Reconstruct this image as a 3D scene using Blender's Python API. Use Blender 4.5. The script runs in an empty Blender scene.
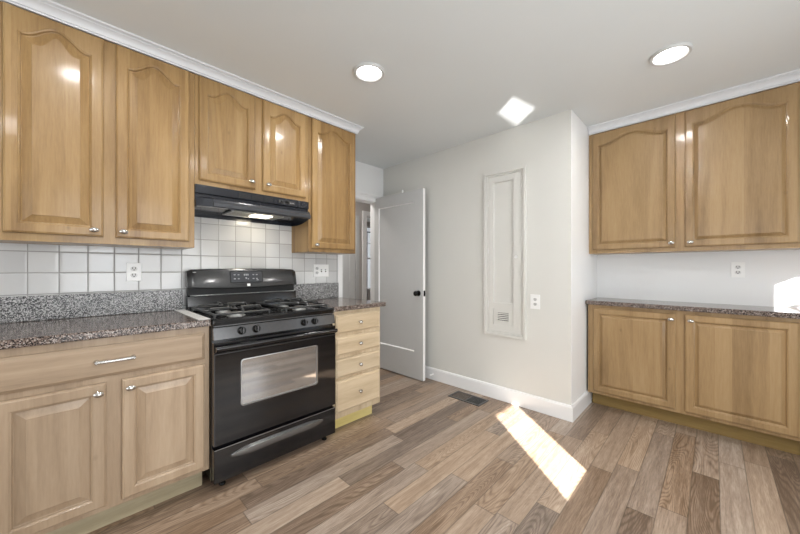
import bpy, bmesh, math, random
from mathutils import Vector, Matrix
random.seed(7)
S = bpy.context.scene
COL = S.collection

# ------------------------------------------------------------------ camera
cd = bpy.data.cameras.new('camera'); cam = bpy.data.objects.new('camera', cd); COL.objects.link(cam)
cam.location = (2.934, 0.0, 1.183)
cam.rotation_euler = (math.radians(90), 0, math.radians(44.267))
cd.sensor_width = 36; cd.lens = 321.8*36/800; cd.shift_y = 1.82/800
cd.clip_start = 0.02
S.camera = cam
# ------------------------------------------------------------------ view, world, lights
S.view_settings.view_transform = 'Standard'; S.view_settings.look = 'None'
S.view_settings.gamma = 1; S.view_settings.use_curve_mapping = False
S.view_settings.exposure = 0.0
w = bpy.data.worlds.new('world'); S.world = w; w.use_nodes = True
bg = w.node_tree.nodes['Background']; bg.inputs[0].default_value = (0.80, 0.90, 1.0, 1); bg.inputs[1].default_value = 2.6

def lamp(name, kind, loc, direction, energy, color=(1, 1, 1), **kw):
    l = bpy.data.lights.new(name, kind); o = bpy.data.objects.new(name, l); COL.objects.link(o)
    o.location = loc; o.rotation_euler = Vector(direction).to_track_quat('-Z', 'Y').to_euler()
    l.energy = energy; l.color = color
    for k, v in kw.items(): setattr(l, k, v)
    return o
SK = 0.45
lamp('sun', 'SUN', (5, -1, 4), (-0.759, 0.651, -SK), 42.0, (1.0, 0.975, 0.94), angle=math.radians(0.5))
# added unseen area lamps for daylight fill; no large openings exist there
lamp('daylight_fill_east', 'AREA', (4.16, 1.0, 1.25), (-1, 0.05, 0.05), 62, (0.93, 0.97, 1.0), shape='RECTANGLE', size=2.2, size_y=1.7)
lamp('daylight_fill_south', 'AREA', (2.3, -2.14, 1.35), (-0.05, 1, 0.08), 26, (0.96, 0.985, 1.0), shape='RECTANGLE', size=2.6, size_y=1.5)
lamp('daylight_bedroom', 'AREA', (-3.45, 4.6, 1.5), (1, -0.6, 0), 30, (1.0, 0.98, 0.96), shape='RECTANGLE', size=0.7, size_y=1.5)
lamp('hall_fill', 'AREA', (-0.6, 2.3, 2.38), (0, 0, -1), 14, (1.0, 0.95, 0.90), shape='DISK', size=0.3)  # unseen lamp, added to brighten the hall
for dx_, dy_ in ((1.385, 1.312), (2.755, 2.412), (1.385, 0.03), (2.755, 1.05), (2.755, -0.35)):  # last two have no fixture: unseen lamps added for overhead light
    lamp('downlight', 'AREA', (dx_, dy_, 2.402), (0, 0, -1), 7.5, (1.0, 0.985, 0.96), shape='DISK', size=0.14)
lamp('hood_lamp', 'AREA', (0.60, 0.95, 1.545), (-0.25, 0, -1), 0.55, (1.0, 0.88, 0.66), shape='RECTANGLE', size=0.1, size_y=0.1)
# spot lamp added to stand in for sun bounced off an unseen sill
GT = Vector((1.818, 2.450, 2.42)); GP = Vector((4.12, 0.02, 0.96)); GD = (GT - GP).normalized()
gl = lamp('glint_spot', 'SPOT', GP, GD, 1500, (1.0, 0.97, 0.93), spot_blend=0.0, shadow_soft_size=0.0015)
gl.data.spot_size = math.radians(8)

# ------------------------------------------------------------------ node helpers
class NT:
    def __init__(s, name):
        s.m = bpy.data.materials.new(name); s.m.use_nodes = True
        s.t = s.m.node_tree; s.b = s.t.nodes['Principled BSDF']
    def n(s, typ, **kw):
        x = s.t.nodes.new(typ)
        for k, v in kw.items(): setattr(x, k, v)
        return x
    def put(s, sock, v):
        if isinstance(v, bpy.types.NodeSocket): s.t.links.new(v, sock)
        elif v is not None: sock.default_value = v
    def math(s, op, a, b=None, c=None):
        x = s.n('ShaderNodeMath', operation=op); s.put(x.inputs[0], a)
        if b is not None: s.put(x.inputs[1], b)
        if c is not None: s.put(x.inputs[2], c)
        return x.outputs[0]
    def xyz(s, x, y, z):
        c = s.n('ShaderNodeCombineXYZ'); s.put(c.inputs[0], x); s.put(c.inputs[1], y); s.put(c.inputs[2], z); return c.outputs[0]
    def pos(s):
        g = s.n('ShaderNodeNewGeometry'); p = s.n('ShaderNodeSeparateXYZ'); s.t.links.new(g.outputs['Position'], p.inputs[0])
        return g.outputs['Position'], p.outputs
    def noise(s, vec, scale, detail=2, rough=0.5, dist=0.0):
        x = s.n('ShaderNodeTexNoise'); s.put(x.inputs['Vector'], vec); x.inputs['Scale'].default_value = scale
        x.inputs['Detail'].default_value = detail; x.inputs['Roughness'].default_value = rough; x.inputs['Distortion'].default_value = dist
        return x.outputs['Fac']
    def ramp(s, fac, stops, interp='LINEAR'):
        r = s.n('ShaderNodeValToRGB'); s.put(r.inputs[0], fac); cr = r.color_ramp; cr.interpolation = interp
        while len(cr.elements) < len(stops): cr.elements.new(0.5)
        for e, (p, c) in zip(cr.elements, stops):
            e.position = p; e.color = (*c, 1) if len(c) == 3 else c
        return r.outputs[0]
    def mix(s, fac, a, b, blend='MIX'):
        x = s.n('ShaderNodeMix', data_type='RGBA', blend_type=blend); s.put(x.inputs[0], fac)
        s.put(x.inputs[6], a if isinstance(a, bpy.types.NodeSocket) else (*a, 1)); s.put(x.inputs[7], b if isinstance(b, bpy.types.NodeSocket) else (*b, 1))
        return x.outputs[2]
    def bump(s, h, strength=0.2, dist=0.002):
        x = s.n('ShaderNodeBump'); s.put(x.inputs['Height'], h); x.inputs['Strength'].default_value = strength; x.inputs['Distance'].default_value = dist
        s.t.links.new(x.outputs[0], s.b.inputs['Normal'])
    def fin(s, color=None, rough=0.5, metal=0.0, coat=0.0, coat_rough=0.1, spec=0.5):
        if color is not None: s.put(s.b.inputs['Base Color'], color if isinstance(color, bpy.types.NodeSocket) else (*color, 1))
        s.put(s.b.inputs['Roughness'], rough); s.b.inputs['Metallic'].default_value = metal
        s.b.inputs['Coat Weight'].default_value = coat; s.b.inputs['Coat Roughness'].default_value = coat_rough
        s.b.inputs['Specular IOR Level'].default_value = spec
        return s.m

def flat(name, col, rough=0.5, metal=0.0, coat=0.0, var=0.03, nscale=60, bump=0.0, spec=0.5):
    t = NT(name); p, _ = t.pos(); n = t.noise(p, nscale, 3)
    d = [max(0, c*(1-var)) for c in col]; l = [c*(1+var) for c in col]
    c = t.ramp(n, [(0.3, d), (0.7, l)])
    if bump: t.bump(n, bump, 0.002)
    return t.fin(c, rough, metal, coat, spec=spec)
def emit(name, col, st):
    t = NT(name); t.b.inputs['Emission Color'].default_value = (*col, 1); t.b.inputs['Emission Strength'].default_value = st
    return t.fin(col, 0.4)

def wood(name, dark, mid, light, axis='z', rough=0.42, coat=0.30, knots=True):
    t = NT(name); p, (x, y, z) = t.pos()
    oi = t.n('ShaderNodeObjectInfo').outputs['Random']; off = t.math('MULTIPLY', oi, 37.0)
    g = 0.09
    def sc(v, k): return t.math('MULTIPLY', v, k)
    ks = {'x': (g, 1, 1), 'y': (1, g, 1), 'z': (1, 1, g)}[axis]
    v = t.xyz(t.math('ADD', sc(x, ks[0]), off), sc(y, ks[1]), sc(z, ks[2]))
    # glued-up boards about 7 cm wide, each a touch different
    across = {'x': z, 'y': z, 'z': t.math('ADD', x, y)}[axis]
    bid = t.math('FLOOR', t.math('MULTIPLY', t.math('ADD', across, off), 1/0.083))
    wn = t.n('ShaderNodeTexWhiteNoise', noise_dimensions='1D'); t.put(wn.inputs['W'], bid)
    big = t.noise(v, 6, 3, 0.55, 1.2)
    fine = t.noise(v, 120, 5, 0.65, 0.2)
    wav = t.math('MULTIPLY_ADD', t.math('SINE', t.math('MULTIPLY', t.noise(v, 3.2, 2, 0.5, 0.6), 46.0)), 0.5, 0.5)
    f = t.math('ADD', t.math('MULTIPLY_ADD', big, 0.34, 0.15), t.math('MULTIPLY', fine, 0.22))
    f = t.math('ADD', f, t.math('MULTIPLY', wav, 0.07)); f = t.math('ADD', f, t.math('MULTIPLY', wn.outputs[0], 0.10))
    c = t.ramp(f, [(0.34, dark), (0.53, mid), (0.76, light)])
    tone = t.n('ShaderNodeHueSaturation'); t.put(tone.inputs['Color'], c)
    t.put(tone.inputs['Value'], t.math('MULTIPLY_ADD', oi, 0.14, 0.93)); tone.inputs['Saturation'].default_value = 1.0
    c = tone.outputs[0]
    if knots:
        vn = t.n('ShaderNodeTexVoronoi'); t.put(vn.inputs['Vector'], t.xyz(t.math('ADD', x, off), y, t.math('MULTIPLY', z, 0.6))); vn.inputs['Scale'].default_value = 5.5
        k = t.ramp(vn.outputs['Distance'], [(0.0, (1, 1, 1)), (0.035, (0.35, 0.35, 0.35)), (0.06, (0, 0, 0))])
        c = t.mix(t.math('MULTIPLY', k, 0.45), c, tuple(a*0.45 for a in dark))
    t.bump(fine, 0.06, 0.001)
    return t.fin(c, rough, 0, coat, 0.13, 0.4)

HON = ((0.185, 0.100, 0.034), (0.33, 0.202, 0.079), (0.455, 0.305, 0.138))
PAL_LIT = ((0.25, 0.175, 0.112), (0.39, 0.285, 0.19), (0.51, 0.395, 0.28))  # base run maple: the light falling on it is put into a paler colour
M = {}
M['honey_z'] = wood('honey_maple_upright', *HON, 'z'); M['honey_y'] = wood('honey_maple_long', *HON, 'y'); M['honey_x'] = wood('honey_maple_cross', *HON, 'x')
M['lit_z'] = wood('lit_maple_upright', *PAL_LIT, 'z'); M['lit_y'] = wood('lit_maple_long', *PAL_LIT, 'y')
DRW_LIT = ((0.42, 0.315, 0.195), (0.59, 0.47, 0.32), (0.70, 0.60, 0.44))  # drawer base maple, likewise paled by the light put into its colour
M['drawer_z'] = wood('lit_drawer_maple_upright', *DRW_LIT, 'z'); M['drawer_y'] = wood('lit_drawer_maple_long', *DRW_LIT, 'y')
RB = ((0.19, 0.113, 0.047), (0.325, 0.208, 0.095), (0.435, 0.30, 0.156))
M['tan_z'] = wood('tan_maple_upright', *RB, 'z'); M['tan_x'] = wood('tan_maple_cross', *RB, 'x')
M['ply_left'] = wood('raw_plywood_grey', (0.30, 0.25, 0.155), (0.42, 0.36, 0.24), (0.55, 0.49, 0.34), 'y', 0.7, 0)
M['ply_yellow'] = wood('raw_plywood_yellow', (0.50, 0.40, 0.12), (0.72, 0.60, 0.24), (0.86, 0.76, 0.42), 'y', 0.7, 0)
M['ply_olive'] = wood('raw_plywood_olive', (0.17, 0.105, 0.03), (0.27, 0.175, 0.055), (0.36, 0.245, 0.085), 'x', 0.6, 0.1)
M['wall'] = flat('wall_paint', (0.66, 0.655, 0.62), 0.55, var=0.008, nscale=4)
M['wallw'] = flat('wall_paint_cool_lit', (0.78, 0.785, 0.785), 0.45, var=0.008, nscale=4)  # same paint as the closet wall, whiter cool light put into the colour
M['wall_lit'] = flat('wall_paint_lit', (0.88, 0.885, 0.885), 0.4, var=0.006, nscale=4)  # same paint again, strong side light on the return put into its colour
M['ceil'] = flat('ceiling_paint', (0.74, 0.77, 0.775), 0.6, var=0.01, nscale=2)
M['trim'] = flat('white_trim_paint', (0.82, 0.82, 0.82), 0.3, var=0.01, nscale=8)
M['crown'] = flat('crown_paint', (0.72, 0.73, 0.75), 0.35, var=0.01, nscale=8)
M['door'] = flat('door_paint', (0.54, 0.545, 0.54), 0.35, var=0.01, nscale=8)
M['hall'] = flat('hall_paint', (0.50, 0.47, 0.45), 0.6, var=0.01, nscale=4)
M['nickel'] = flat('polished_nickel', (0.60, 0.59, 0.57), 0.22, 1.0, var=0.02)
M['black'] = flat('black_enamel', (0.007, 0.007, 0.008), 0.12, coat=0.2, var=0.05)
M['door_black'] = flat('black_oven_glass', (0.006, 0.006, 0.007), 0.06, coat=0.25, spec=0.5, var=0.02)
M['charcoal'] = flat('charcoal_plastic', (0.045, 0.048, 0.055), 0.25, coat=0.4, var=0.06)
M['guard'] = flat('charcoal_enamel', (0.026, 0.027, 0.028), 0.22, coat=0.5, var=0.05)
M['panel'] = flat('grey_control_strip', (0.065, 0.065, 0.067), 0.22, 0.3, coat=0.3, var=0.05)
M['iron'] = flat('cast_iron', (0.07, 0.07, 0.07), 0.28, 0.5, var=0.2, nscale=200, bump=0.1)
M['gap'] = flat('dark_gap', (0.004, 0.004, 0.004), 0.6)
M['hood'] = flat('hood_enamel', (0.016, 0.018, 0.024), 0.16, coat=0.3, var=0.05)
M['glass_oven'] = flat('mirrored_oven_window', (0.50, 0.51, 0.52), 0.05, 0.9, var=0.03, nscale=20)
M['steel'] = flat('brushed_steel', (0.42, 0.42, 0.42), 0.28, 0.9, var=0.04)
M['ring'] = flat('white_metal_ring', (0.62, 0.62, 0.61), 0.4)
M['recept'] = flat('receptacle_plastic', (0.66, 0.66, 0.65), 0.35)
M['grip'] = flat('dark_satin_metal', (0.22, 0.22, 0.22), 0.25, 0.8, var=0.04)
M['capsteel'] = flat('burner_alloy', (0.45, 0.45, 0.44), 0.35, 0.8, var=0.06)
M['strip'] = flat('aluminium_gap_strip', (0.80, 0.79, 0.77), 0.35, 0.15, var=0.03)
M['plate'] = flat('white_plastic', (0.86, 0.86, 0.85), 0.3, var=0.01)
M['slot'] = flat('dark_slot', (0.05, 0.05, 0.05), 0.6)
M['knobblack'] = flat('black_door_hardware', (0.008, 0.008, 0.008), 0.25, 0.4)
M['mark'] = flat('pale_button_ink', (0.34, 0.35, 0.36), 0.4)
M['bronze'] = flat('bronze_register', (0.11, 0.11, 0.11), 0.4, 0.6, var=0.15)
M['bronze2'] = flat('brown_register', (0.20, 0.17, 0.145), 0.4, 0.5, var=0.15)
M['lens'] = emit('led_lens', (1.0, 0.98, 0.95), 9.0)
M['hoodlens'] = emit('hood_lamp_lens', (1.0, 0.92, 0.74), 3.0)
M['filter'] = flat('mesh_filter', (0.30, 0.29, 0.26), 0.45, 0.7, var=0.6, nscale=260, bump=0.6)
M['curtain'] = flat('grey_curtain_cloth', (0.22, 0.22, 0.24), 0.8, var=0.3, nscale=30)

def granite(name, stops, scale, rough=0.12):
    t = NT(name); p, _ = t.pos()
    v = t.n('ShaderNodeTexVoronoi'); t.put(v.inputs['Vector'], p); v.inputs['Scale'].default_value = scale; v.inputs['Randomness'].default_value = 1
    s = t.n('ShaderNodeSeparateColor'); t.put(s.inputs[0], v.outputs['Color'])
    n = t.noise(p, scale*0.35, 4, 0.6)
    f = t.math('ADD', t.math('MULTIPLY', s.outputs[0], 0.72), t.math('MULTIPLY', n, 0.42))
    c = t.ramp(f, stops)
    return t.fin(c, rough, 0, 0.0, 0.05, 0.35)
M['granite'] = granite('brown_granite', [(0.22, (0.010, 0.009, 0.009)), (0.40, (0.03, 0.025, 0.023)), (0.56, (0.12, 0.085, 0.07)), (0.74, (0.20, 0.15, 0.125)), (0.95, (0.42, 0.37, 0.34))], 250)
M['granite_splash'] = granite('grey_granite', [(0.25, (0.012, 0.012, 0.013)), (0.42, (0.06, 0.06, 0.063)), (0.60, (0.20, 0.20, 0.20)), (0.92, (0.58, 0.57, 0.57))], 250, 0.3)

# wall tiles
t = NT('white_wall_tile'); p, (x, y, z) = t.pos(); T = 0.1109
ty = t.math('DIVIDE', t.math('SUBTRACT', y, 0.5143 - 20*T), T); tz = t.math('DIVIDE', t.math('SUBTRACT', z, 1.4947 - 20*T), T)
def edge(f):  # distance to the nearest tile edge
    fr = t.math('FRACT', f); return t.math('MINIMUM', fr, t.math('SUBTRACT', 1.0, fr))
e = t.math('MINIMUM', edge(ty), edge(tz))
grout = t.ramp(e, [(0.018, (0, 0, 0)), (0.026, (1, 1, 1))])
wn = t.n('ShaderNodeTexWhiteNoise', noise_dimensions='2D'); t.put(wn.inputs['Vector'], t.xyz(t.math('FLOOR', ty), t.math('FLOOR', tz), 0.0))
c = t.mix(wn.outputs[0], (0.52, 0.52, 0.52), (0.65, 0.65, 0.645)); c = t.mix(grout, (0.30, 0.295, 0.285), c)
prof = t.ramp(e, [(0.015, (0, 0, 0)), (0.05, (0.85, 0.85, 0.85)), (0.11, (1, 1, 1))])
h = t.math('ADD', prof, t.math('MULTIPLY', t.noise(p, 14, 2), 0.9))
t.bump(h, 0.35, 0.003)
M['tile'] = t.fin(c, t.math('MULTIPLY_ADD', grout, -0.5, 0.62), 0, 0.0)

# plank floor: strips 11 cm wide running along Y
t = NT('oak_plank_floor'); p, (x, y, z) = t.pos(); W = 0.1108; LN = 1.02
fx = t.math('DIVIDE', t.math('SUBTRACT', x, 2.735 - 80*W), W); row = t.math('FLOOR', fx); frx = t.math('FRACT', fx)
wr = t.n('ShaderNodeTexWhiteNoise', noise_dimensions='1D'); t.put(wr.inputs['W'], row)
fy = t.math('ADD', t.math('DIVIDE', y, LN), t.math('MULTIPLY', wr.outputs[0], 7.0)); fcol = t.math('FLOOR', fy); fry = t.math('FRACT', fy)
wp = t.n('ShaderNodeTexWhiteNoise', noise_dimensions='2D'); t.put(wp.inputs['Vector'], t.xyz(row, fcol, 0.0)); pid = wp.outputs[0]
po = t.math('MULTIPLY', pid, 61.0); pid2 = t.math('FRACT', t.math('MULTIPLY', pid, 17.3))
vec = t.xyz(t.math('ADD', x, po), t.math('MULTIPLY', y, 0.060), po)
vec2 = t.xyz(t.math('ADD', x, po), t.math('MULTIPLY', y, 0.11), po)
fine = t.noise(vec, 230, 6, 0.7, 0.3); mid = t.noise(vec, 34, 4, 0.6, 0.8)
fig = t.math('MULTIPLY_ADD', t.math('SINE', t.math('MULTIPLY', t.noise(vec2, 7.5, 1.0, 0.4, 0.25), 260.0)), 0.5, 0.5)
fig = t.math('POWER', fig, 2.0)
f = t.math('ADD', t.math('MULTIPLY', mid, 0.42), t.math('MULTIPLY', fine, 0.42)); f = t.math('ADD', f, t.math('MULTIPLY', t.math('SUBTRACT', pid, 0.5), 0.22))
f = t.math('SUBTRACT', f, t.math('MULTIPLY', fig, t.math('MULTIPLY_ADD', t.math('GREATER_THAN', pid2, 0.5), 0.085, 0.02)))
c = t.ramp(f, [(0.24, (0.12, 0.088, 0.068)), (0.38, (0.235, 0.18, 0.142)), (0.51, (0.355, 0.282, 0.228)), (0.66, (0.52, 0.44, 0.37))])
tan = t.ramp(f, [(0.24, (0.15, 0.092, 0.055)), (0.38, (0.28, 0.19, 0.125)), (0.51, (0.42, 0.305, 0.215)), (0.66, (0.58, 0.455, 0.345))])
pid3 = t.math('FRACT', t.math('MULTIPLY', pid, 41.7)); c = t.mix(pid3, c, tan)
sx = t.math('MINIMUM', frx, t.math('SUBTRACT', 1.0, frx)); sy = t.math('MINIMUM', fry, t.math('SUBTRACT', 1.0, fry))
sm = t.math('MINIMUM', t.math('MULTIPLY', sx, W), t.math('MULTIPLY', sy, LN))
seam = t.ramp(sm, [(0.0006, (0, 0, 0)), (0.0016, (1, 1, 1))])
c = t.mix(seam, t.mix(0.6, c, (0.05, 0.04, 0.03)), c)
vn = t.n('ShaderNodeTexVoronoi'); t.put(vn.inputs['Vector'], t.xyz(x, t.math('MULTIPLY', y, 0.55), 3.37)); vn.inputs['Scale'].default_value = 2.2
kn = t.ramp(vn.outputs['Distance'], [(0.0, (1, 1, 1)), (0.012, (0.7, 0.7, 0.7)), (0.03, (0, 0, 0))])
c = t.mix(t.math('MULTIPLY', kn, 0.6), c, (0.05, 0.035, 0.028))
t.bump(t.math('ADD', fine, seam), 0.12, 0.001)
M['floor'] = t.fin(c, 0.36, 0, 0.12, 0.25)

# ------------------------------------------------------------------ mesh helpers
def new(): return bmesh.new()
def box(bm, x0, x1, y0, y1, z0, z1, bev=0.0, seg=2):
    vs = [bm.verts.new(v) for v in ((x0,y0,z0),(x1,y0,z0),(x1,y1,z0),(x0,y1,z0),(x0,y0,z1),(x1,y0,z1),(x1,y1,z1),(x0,y1,z1))]
    fs = [bm.faces.new([vs[i] for i in q]) for q in ((0,3,2,1),(4,5,6,7),(0,1,5,4),(1,2,6,5),(2,3,7,6),(3,0,4,7))]
    if bev:
        es = list({e for f in fs for e in f.edges})
        bmesh.ops.bevel(bm, geom=es, offset=bev, segments=seg, profile=0.6, affect='EDGES')
    return bm
def loft(bm, rings, close=True, cap0=True, cap1=True):
    R = [[bm.verts.new(v) for v in r] for r in rings]
    n = len(R[0])
    for a, b in zip(R, R[1:]):
        for i in range(n if close else n-1):
            j = (i+1) % n; bm.faces.new((a[i], a[j], b[j], b[i]))
    if cap0: bm.faces.new(R[0][::-1])
    if cap1: bm.faces.new(R[-1])
    return R
def frame_of(d):
    d = Vector(d).normalized(); a = Vector((0, 0, 1)) if abs(d.z) < 0.9 else Vector((1, 0, 0))
    u = d.cross(a).normalized(); return u, d.cross(u).normalized(), d
def lathe(bm, origin, axis, prof, n=24, su=1.0, sv=1.0):
    u, v, d = frame_of(axis); o = Vector(origin)
    rings = [[o + d*h + u*(r*su*math.cos(2*math.pi*i/n)) + v*(r*sv*math.sin(2*math.pi*i/n)) for i in range(n)] for r, h in prof]
    loft(bm, rings)
def tube(bm, pts, r, n=10):
    pts = [Vector(p) for p in pts]; rings = []
    u0 = None
    for i, p in enumerate(pts):
        d = (pts[min(i+1, len(pts)-1)] - pts[max(i-1, 0)]).normalized()
        if u0 is None: u0 = frame_of(d)[0]
        u = (u0 - d*u0.dot(d)).normalized(); u0 = u; v = d.cross(u)
        rr = r[i] if isinstance(r, (list, tuple)) else r
        rings.append([p + u*rr*math.cos(2*math.pi*k/n) + v*rr*math.sin(2*math.pi*k/n) for k in range(n)])
    loft(bm, rings)
WO = {}
def obj(name, bm, mat, parent=None, smooth=False, angle=35):
    bmesh.ops.recalc_face_normals(bm, faces=bm.faces[:])
    vs = [v.co for v in bm.verts]
    o3 = Vector(((min(v.x for v in vs)+max(v.x for v in vs))/2, (min(v.y for v in vs)+max(v.y for v in vs))/2, min(v.z for v in vs)))
    bmesh.ops.translate(bm, verts=bm.verts, vec=-o3)
    me = bpy.data.meshes.new(name); bm.to_mesh(me); bm.free()
    me.materials.append(M[mat] if isinstance(mat, str) else mat)
    if smooth:
        me.polygons.foreach_set('use_smooth', [True]*len(me.polygons)); me.set_sharp_from_angle(angle=math.radians(angle))
    o = bpy.data.objects.new(name, me); COL.objects.link(o); WO[o] = o3
    if parent: o.parent = parent; o.location = o3 - WO[parent]
    else: o.location = o3
    return o
def thing(name, loc, label, cat, group=None):
    o = bpy.data.objects.new(name, None); COL.objects.link(o); o.location = loc; WO[o] = Vector(loc); o.empty_display_size = 0.1
    return tag(o, label, cat, group)
def tag(o, label, cat, group=None):
    o['label'] = label; o['category'] = cat
    if group: o['group'] = group
    return o
def struct(o): o['kind'] = 'structure'; return o
def sbox(name, mat, *dims, bev=0.0, parent=None):
    o = obj(name, box(new(), *dims, bev=bev), mat, parent)
    return o if parent else struct(o)
def multi(name, mat, boxes, parent=None, bev=0.0):
    bm = new()
    for b in boxes: box(bm, *b, bev=bev)
    return obj(name, bm, mat, parent)

def sweep(bm, path, prof, closed_end=True):
    """path: list of (x,y) with the room on the right-hand side of travel; prof: list of (out,z)."""
    P2 = [Vector(p) for p in path]; rings = []
    for i, p in enumerate(P2):
        ds = []
        if i > 0: ds.append((P2[i]-P2[i-1]).normalized())
        if i < len(P2)-1: ds.append((P2[i+1]-P2[i]).normalized())
        ns = [Vector((d.y, -d.x)) for d in ds]
        nrm = ns[0] if len(ns) == 1 else (ns[0]+ns[1]) / (1 + ns[0].dot(ns[1]))
        rings.append([Vector((p.x + nrm.x*o_, p.y + nrm.y*o_, z)) for o_, z in prof])
    loft(bm, rings)

# ------------------------------------------------------------------ room shell
C = 2.42; XE = 4.2; YS = -2.2
sbox('floor', 'floor', -5.2, XE+0.1, YS-0.1, 6.6, -0.08, 0.0)
sbox('ceiling', 'ceil', -5.2, XE+0.1, YS-0.1, 6.6, C, C+0.1)
def wall_holes_x(name, mat, x0, x1, y0, y1, z0, z1, holes):
    """wall slab spanning x0..x1 thick, rectangular holes (ya,yb,za,zb)"""
    ys = sorted({y0, y1, *[h[0] for h in holes], *[h[1] for h in holes]}); bm = new()
    for a, b in zip(ys, ys[1:]):
        hs = sorted([(h[2], h[3]) for h in holes if h[0] <= a and h[1] >= b]); z = z0
        for ha, hb in hs:
            if ha > z: box(bm, x0, x1, a, b, z, ha)
            z = hb
        if z < z1: box(bm, x0, x1, a, b, z, z1)
    return struct(obj(name, bm, mat))
sbox('wall_left', 'tile', 0.12, 0.4253, YS, 1.79, 0, C)
wall_holes_x('wall_doorway', 'wallw', -0.12, 0.0, 1.60, 2.714, 0, C, [(1.80, 2.606, 0, 1.985)])
sbox('wall_doorway_return', 'wallw', -0.12, 0.12, 1.50, 1.79, 0, C)
# block that carries the closet wall and its return
bm = new()
for b in [(-0.12, 1.41, 2.714, 3.60, 0, C), (1.77, 2.142, 2.714, 3.60, 0, C), (1.41, 1.77, 2.714, 3.60, 0, 0.60), (1.41, 1.77, 2.714, 3.60, 2.045, C), (1.41, 1.77, 2.80, 3.60, 0.60, 2.045)]: box(bm, *b)
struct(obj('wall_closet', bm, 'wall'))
sbox('wall_closet_return', 'wall_lit', 2.142, 2.1435, 2.7141, 3.4731, 0, C-0.0005)
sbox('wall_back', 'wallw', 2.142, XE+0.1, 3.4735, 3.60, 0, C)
WIN = [(0.22, 0.583, 1.06, 1.50), (2.645, 3.16, 1.21, 1.64)]
wall_holes_x('wall_right', 'wallw', XE, XE+0.012, YS, 3.4735, 0, C, WIN)
sbox('wall_rear', 'wallw', 0.12, XE+0.1, YS-0.1, YS, 0, C)
# windows in the right wall
for i, (a, b, z0, z1) in enumerate(WIN):
    fr = new()
    for q in ((a-0.05, a, z0-0.05, z1+0.05), (b, b+0.05, z0-0.05, z1+0.05), (a, b, z1, z1+0.05), (a, b, z0-0.05, z0)):
        box(fr, XE-0.015, XE+0.0, q[0], q[1], q[2], q[3])
    if i == 1:
        box(fr, XE+0.001, XE+0.011, a, b, 1.426, 1.456)
    struct(obj('window_%d' % (i+1), fr, 'trim'))

# added unseen slotted plate that shapes the spot into the ceiling glint
corn = [(1.708, 2.372), (1.899, 2.227), (1.95, 2.497), (1.714, 2.703)]
u_, v_, d_ = frame_of(GD); cen = GP + GD*0.30
hole = []
for q in corn:
    dr = Vector((q[0], q[1], 2.42)) - GP; hole.append(GP + dr*(0.30/dr.dot(GD)))
out = []
for h in hole:
    k = h-cen; out.append(cen + (u_*(1 if k.dot(u_) > 0 else -1) + v_*(1 if k.dot(v_) > 0 else -1))*0.06)
bm = new()
def sorted_ring(ps): return sorted(ps, key=lambda p: math.atan2((p-cen).dot(v_), (p-cen).dot(u_)))
hole = sorted_ring(hole); out = [cen + (h-cen).normalized()*0.075 for h in hole]
A_ = [bm.verts.new(p) for p in hole]; B_ = [bm.verts.new(p) for p in out]; A2 = [bm.verts.new(p+GD*0.001) for p in hole]; B2 = [bm.verts.new(p+GD*0.001) for p in out]
for i in range(4):
    j = (i+1) % 4
    bm.faces.new((A_[i], A_[j], B_[j], B_[i])); bm.faces.new((A2[i], B2[i], B2[j], A2[j])); bm.faces.new((A_[i], A2[i], A2[j], A_[j])); bm.faces.new((B_[i], B_[j], B2[j], B2[i]))
struct(obj('glint_mask_plate', bm, 'gap'))

# ---- hall and bedroom seen through the doorway
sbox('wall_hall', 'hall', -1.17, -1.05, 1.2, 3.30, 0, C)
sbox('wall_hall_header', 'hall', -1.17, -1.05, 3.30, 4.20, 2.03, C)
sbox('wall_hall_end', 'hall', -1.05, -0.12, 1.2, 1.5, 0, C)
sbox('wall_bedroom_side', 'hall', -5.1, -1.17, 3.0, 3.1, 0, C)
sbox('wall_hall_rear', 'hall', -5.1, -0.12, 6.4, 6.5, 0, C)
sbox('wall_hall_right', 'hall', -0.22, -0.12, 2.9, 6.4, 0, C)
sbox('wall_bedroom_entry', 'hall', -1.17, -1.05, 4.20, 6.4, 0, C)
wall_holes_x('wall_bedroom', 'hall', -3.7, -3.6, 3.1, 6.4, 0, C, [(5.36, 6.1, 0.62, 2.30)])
bm = new()
for q in ((5.36, 6.1, 2.27, 2.30), (5.36, 6.1, 0.62, 0.66), (5.36, 5.39, 0.62, 2.30), (6.07, 6.1, 0.62, 2.30), (5.36, 6.1, 1.44, 1.48), (5.36, 6.1, 1.85, 1.87), (5.60, 5.62, 0.62, 2.30)):
    box(bm, -3.66, -3.62, *q)
struct(obj('window_3', bm, 'trim'))
cu = new()
rings = []
for k in range(41):
    yy = 5.24 + 0.15*k/40; xx = -3.52 + 0.02*math.sin(k*1.3)
    rings.append([Vector((xx, yy, z)) for z in (0.002, 2.12)] + [Vector((xx+0.004, yy, z)) for z in (2.12, 0.002)])
loft(cu, rings)
tag(obj('curtain', cu, 'curtain', smooth=True), 'grey curtain hanging beside the far window seen through the doorway', 'curtain')
cr_ = new(); tube(cr_, [(-3.52, 5.1, 2.14), (-3.52, 6.2, 2.14)], 0.014)
tag(obj('curtain_rod', cr_, 'knobblack', smooth=True), 'dark curtain rod above the far window beyond the doorway', 'curtain rod')
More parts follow.
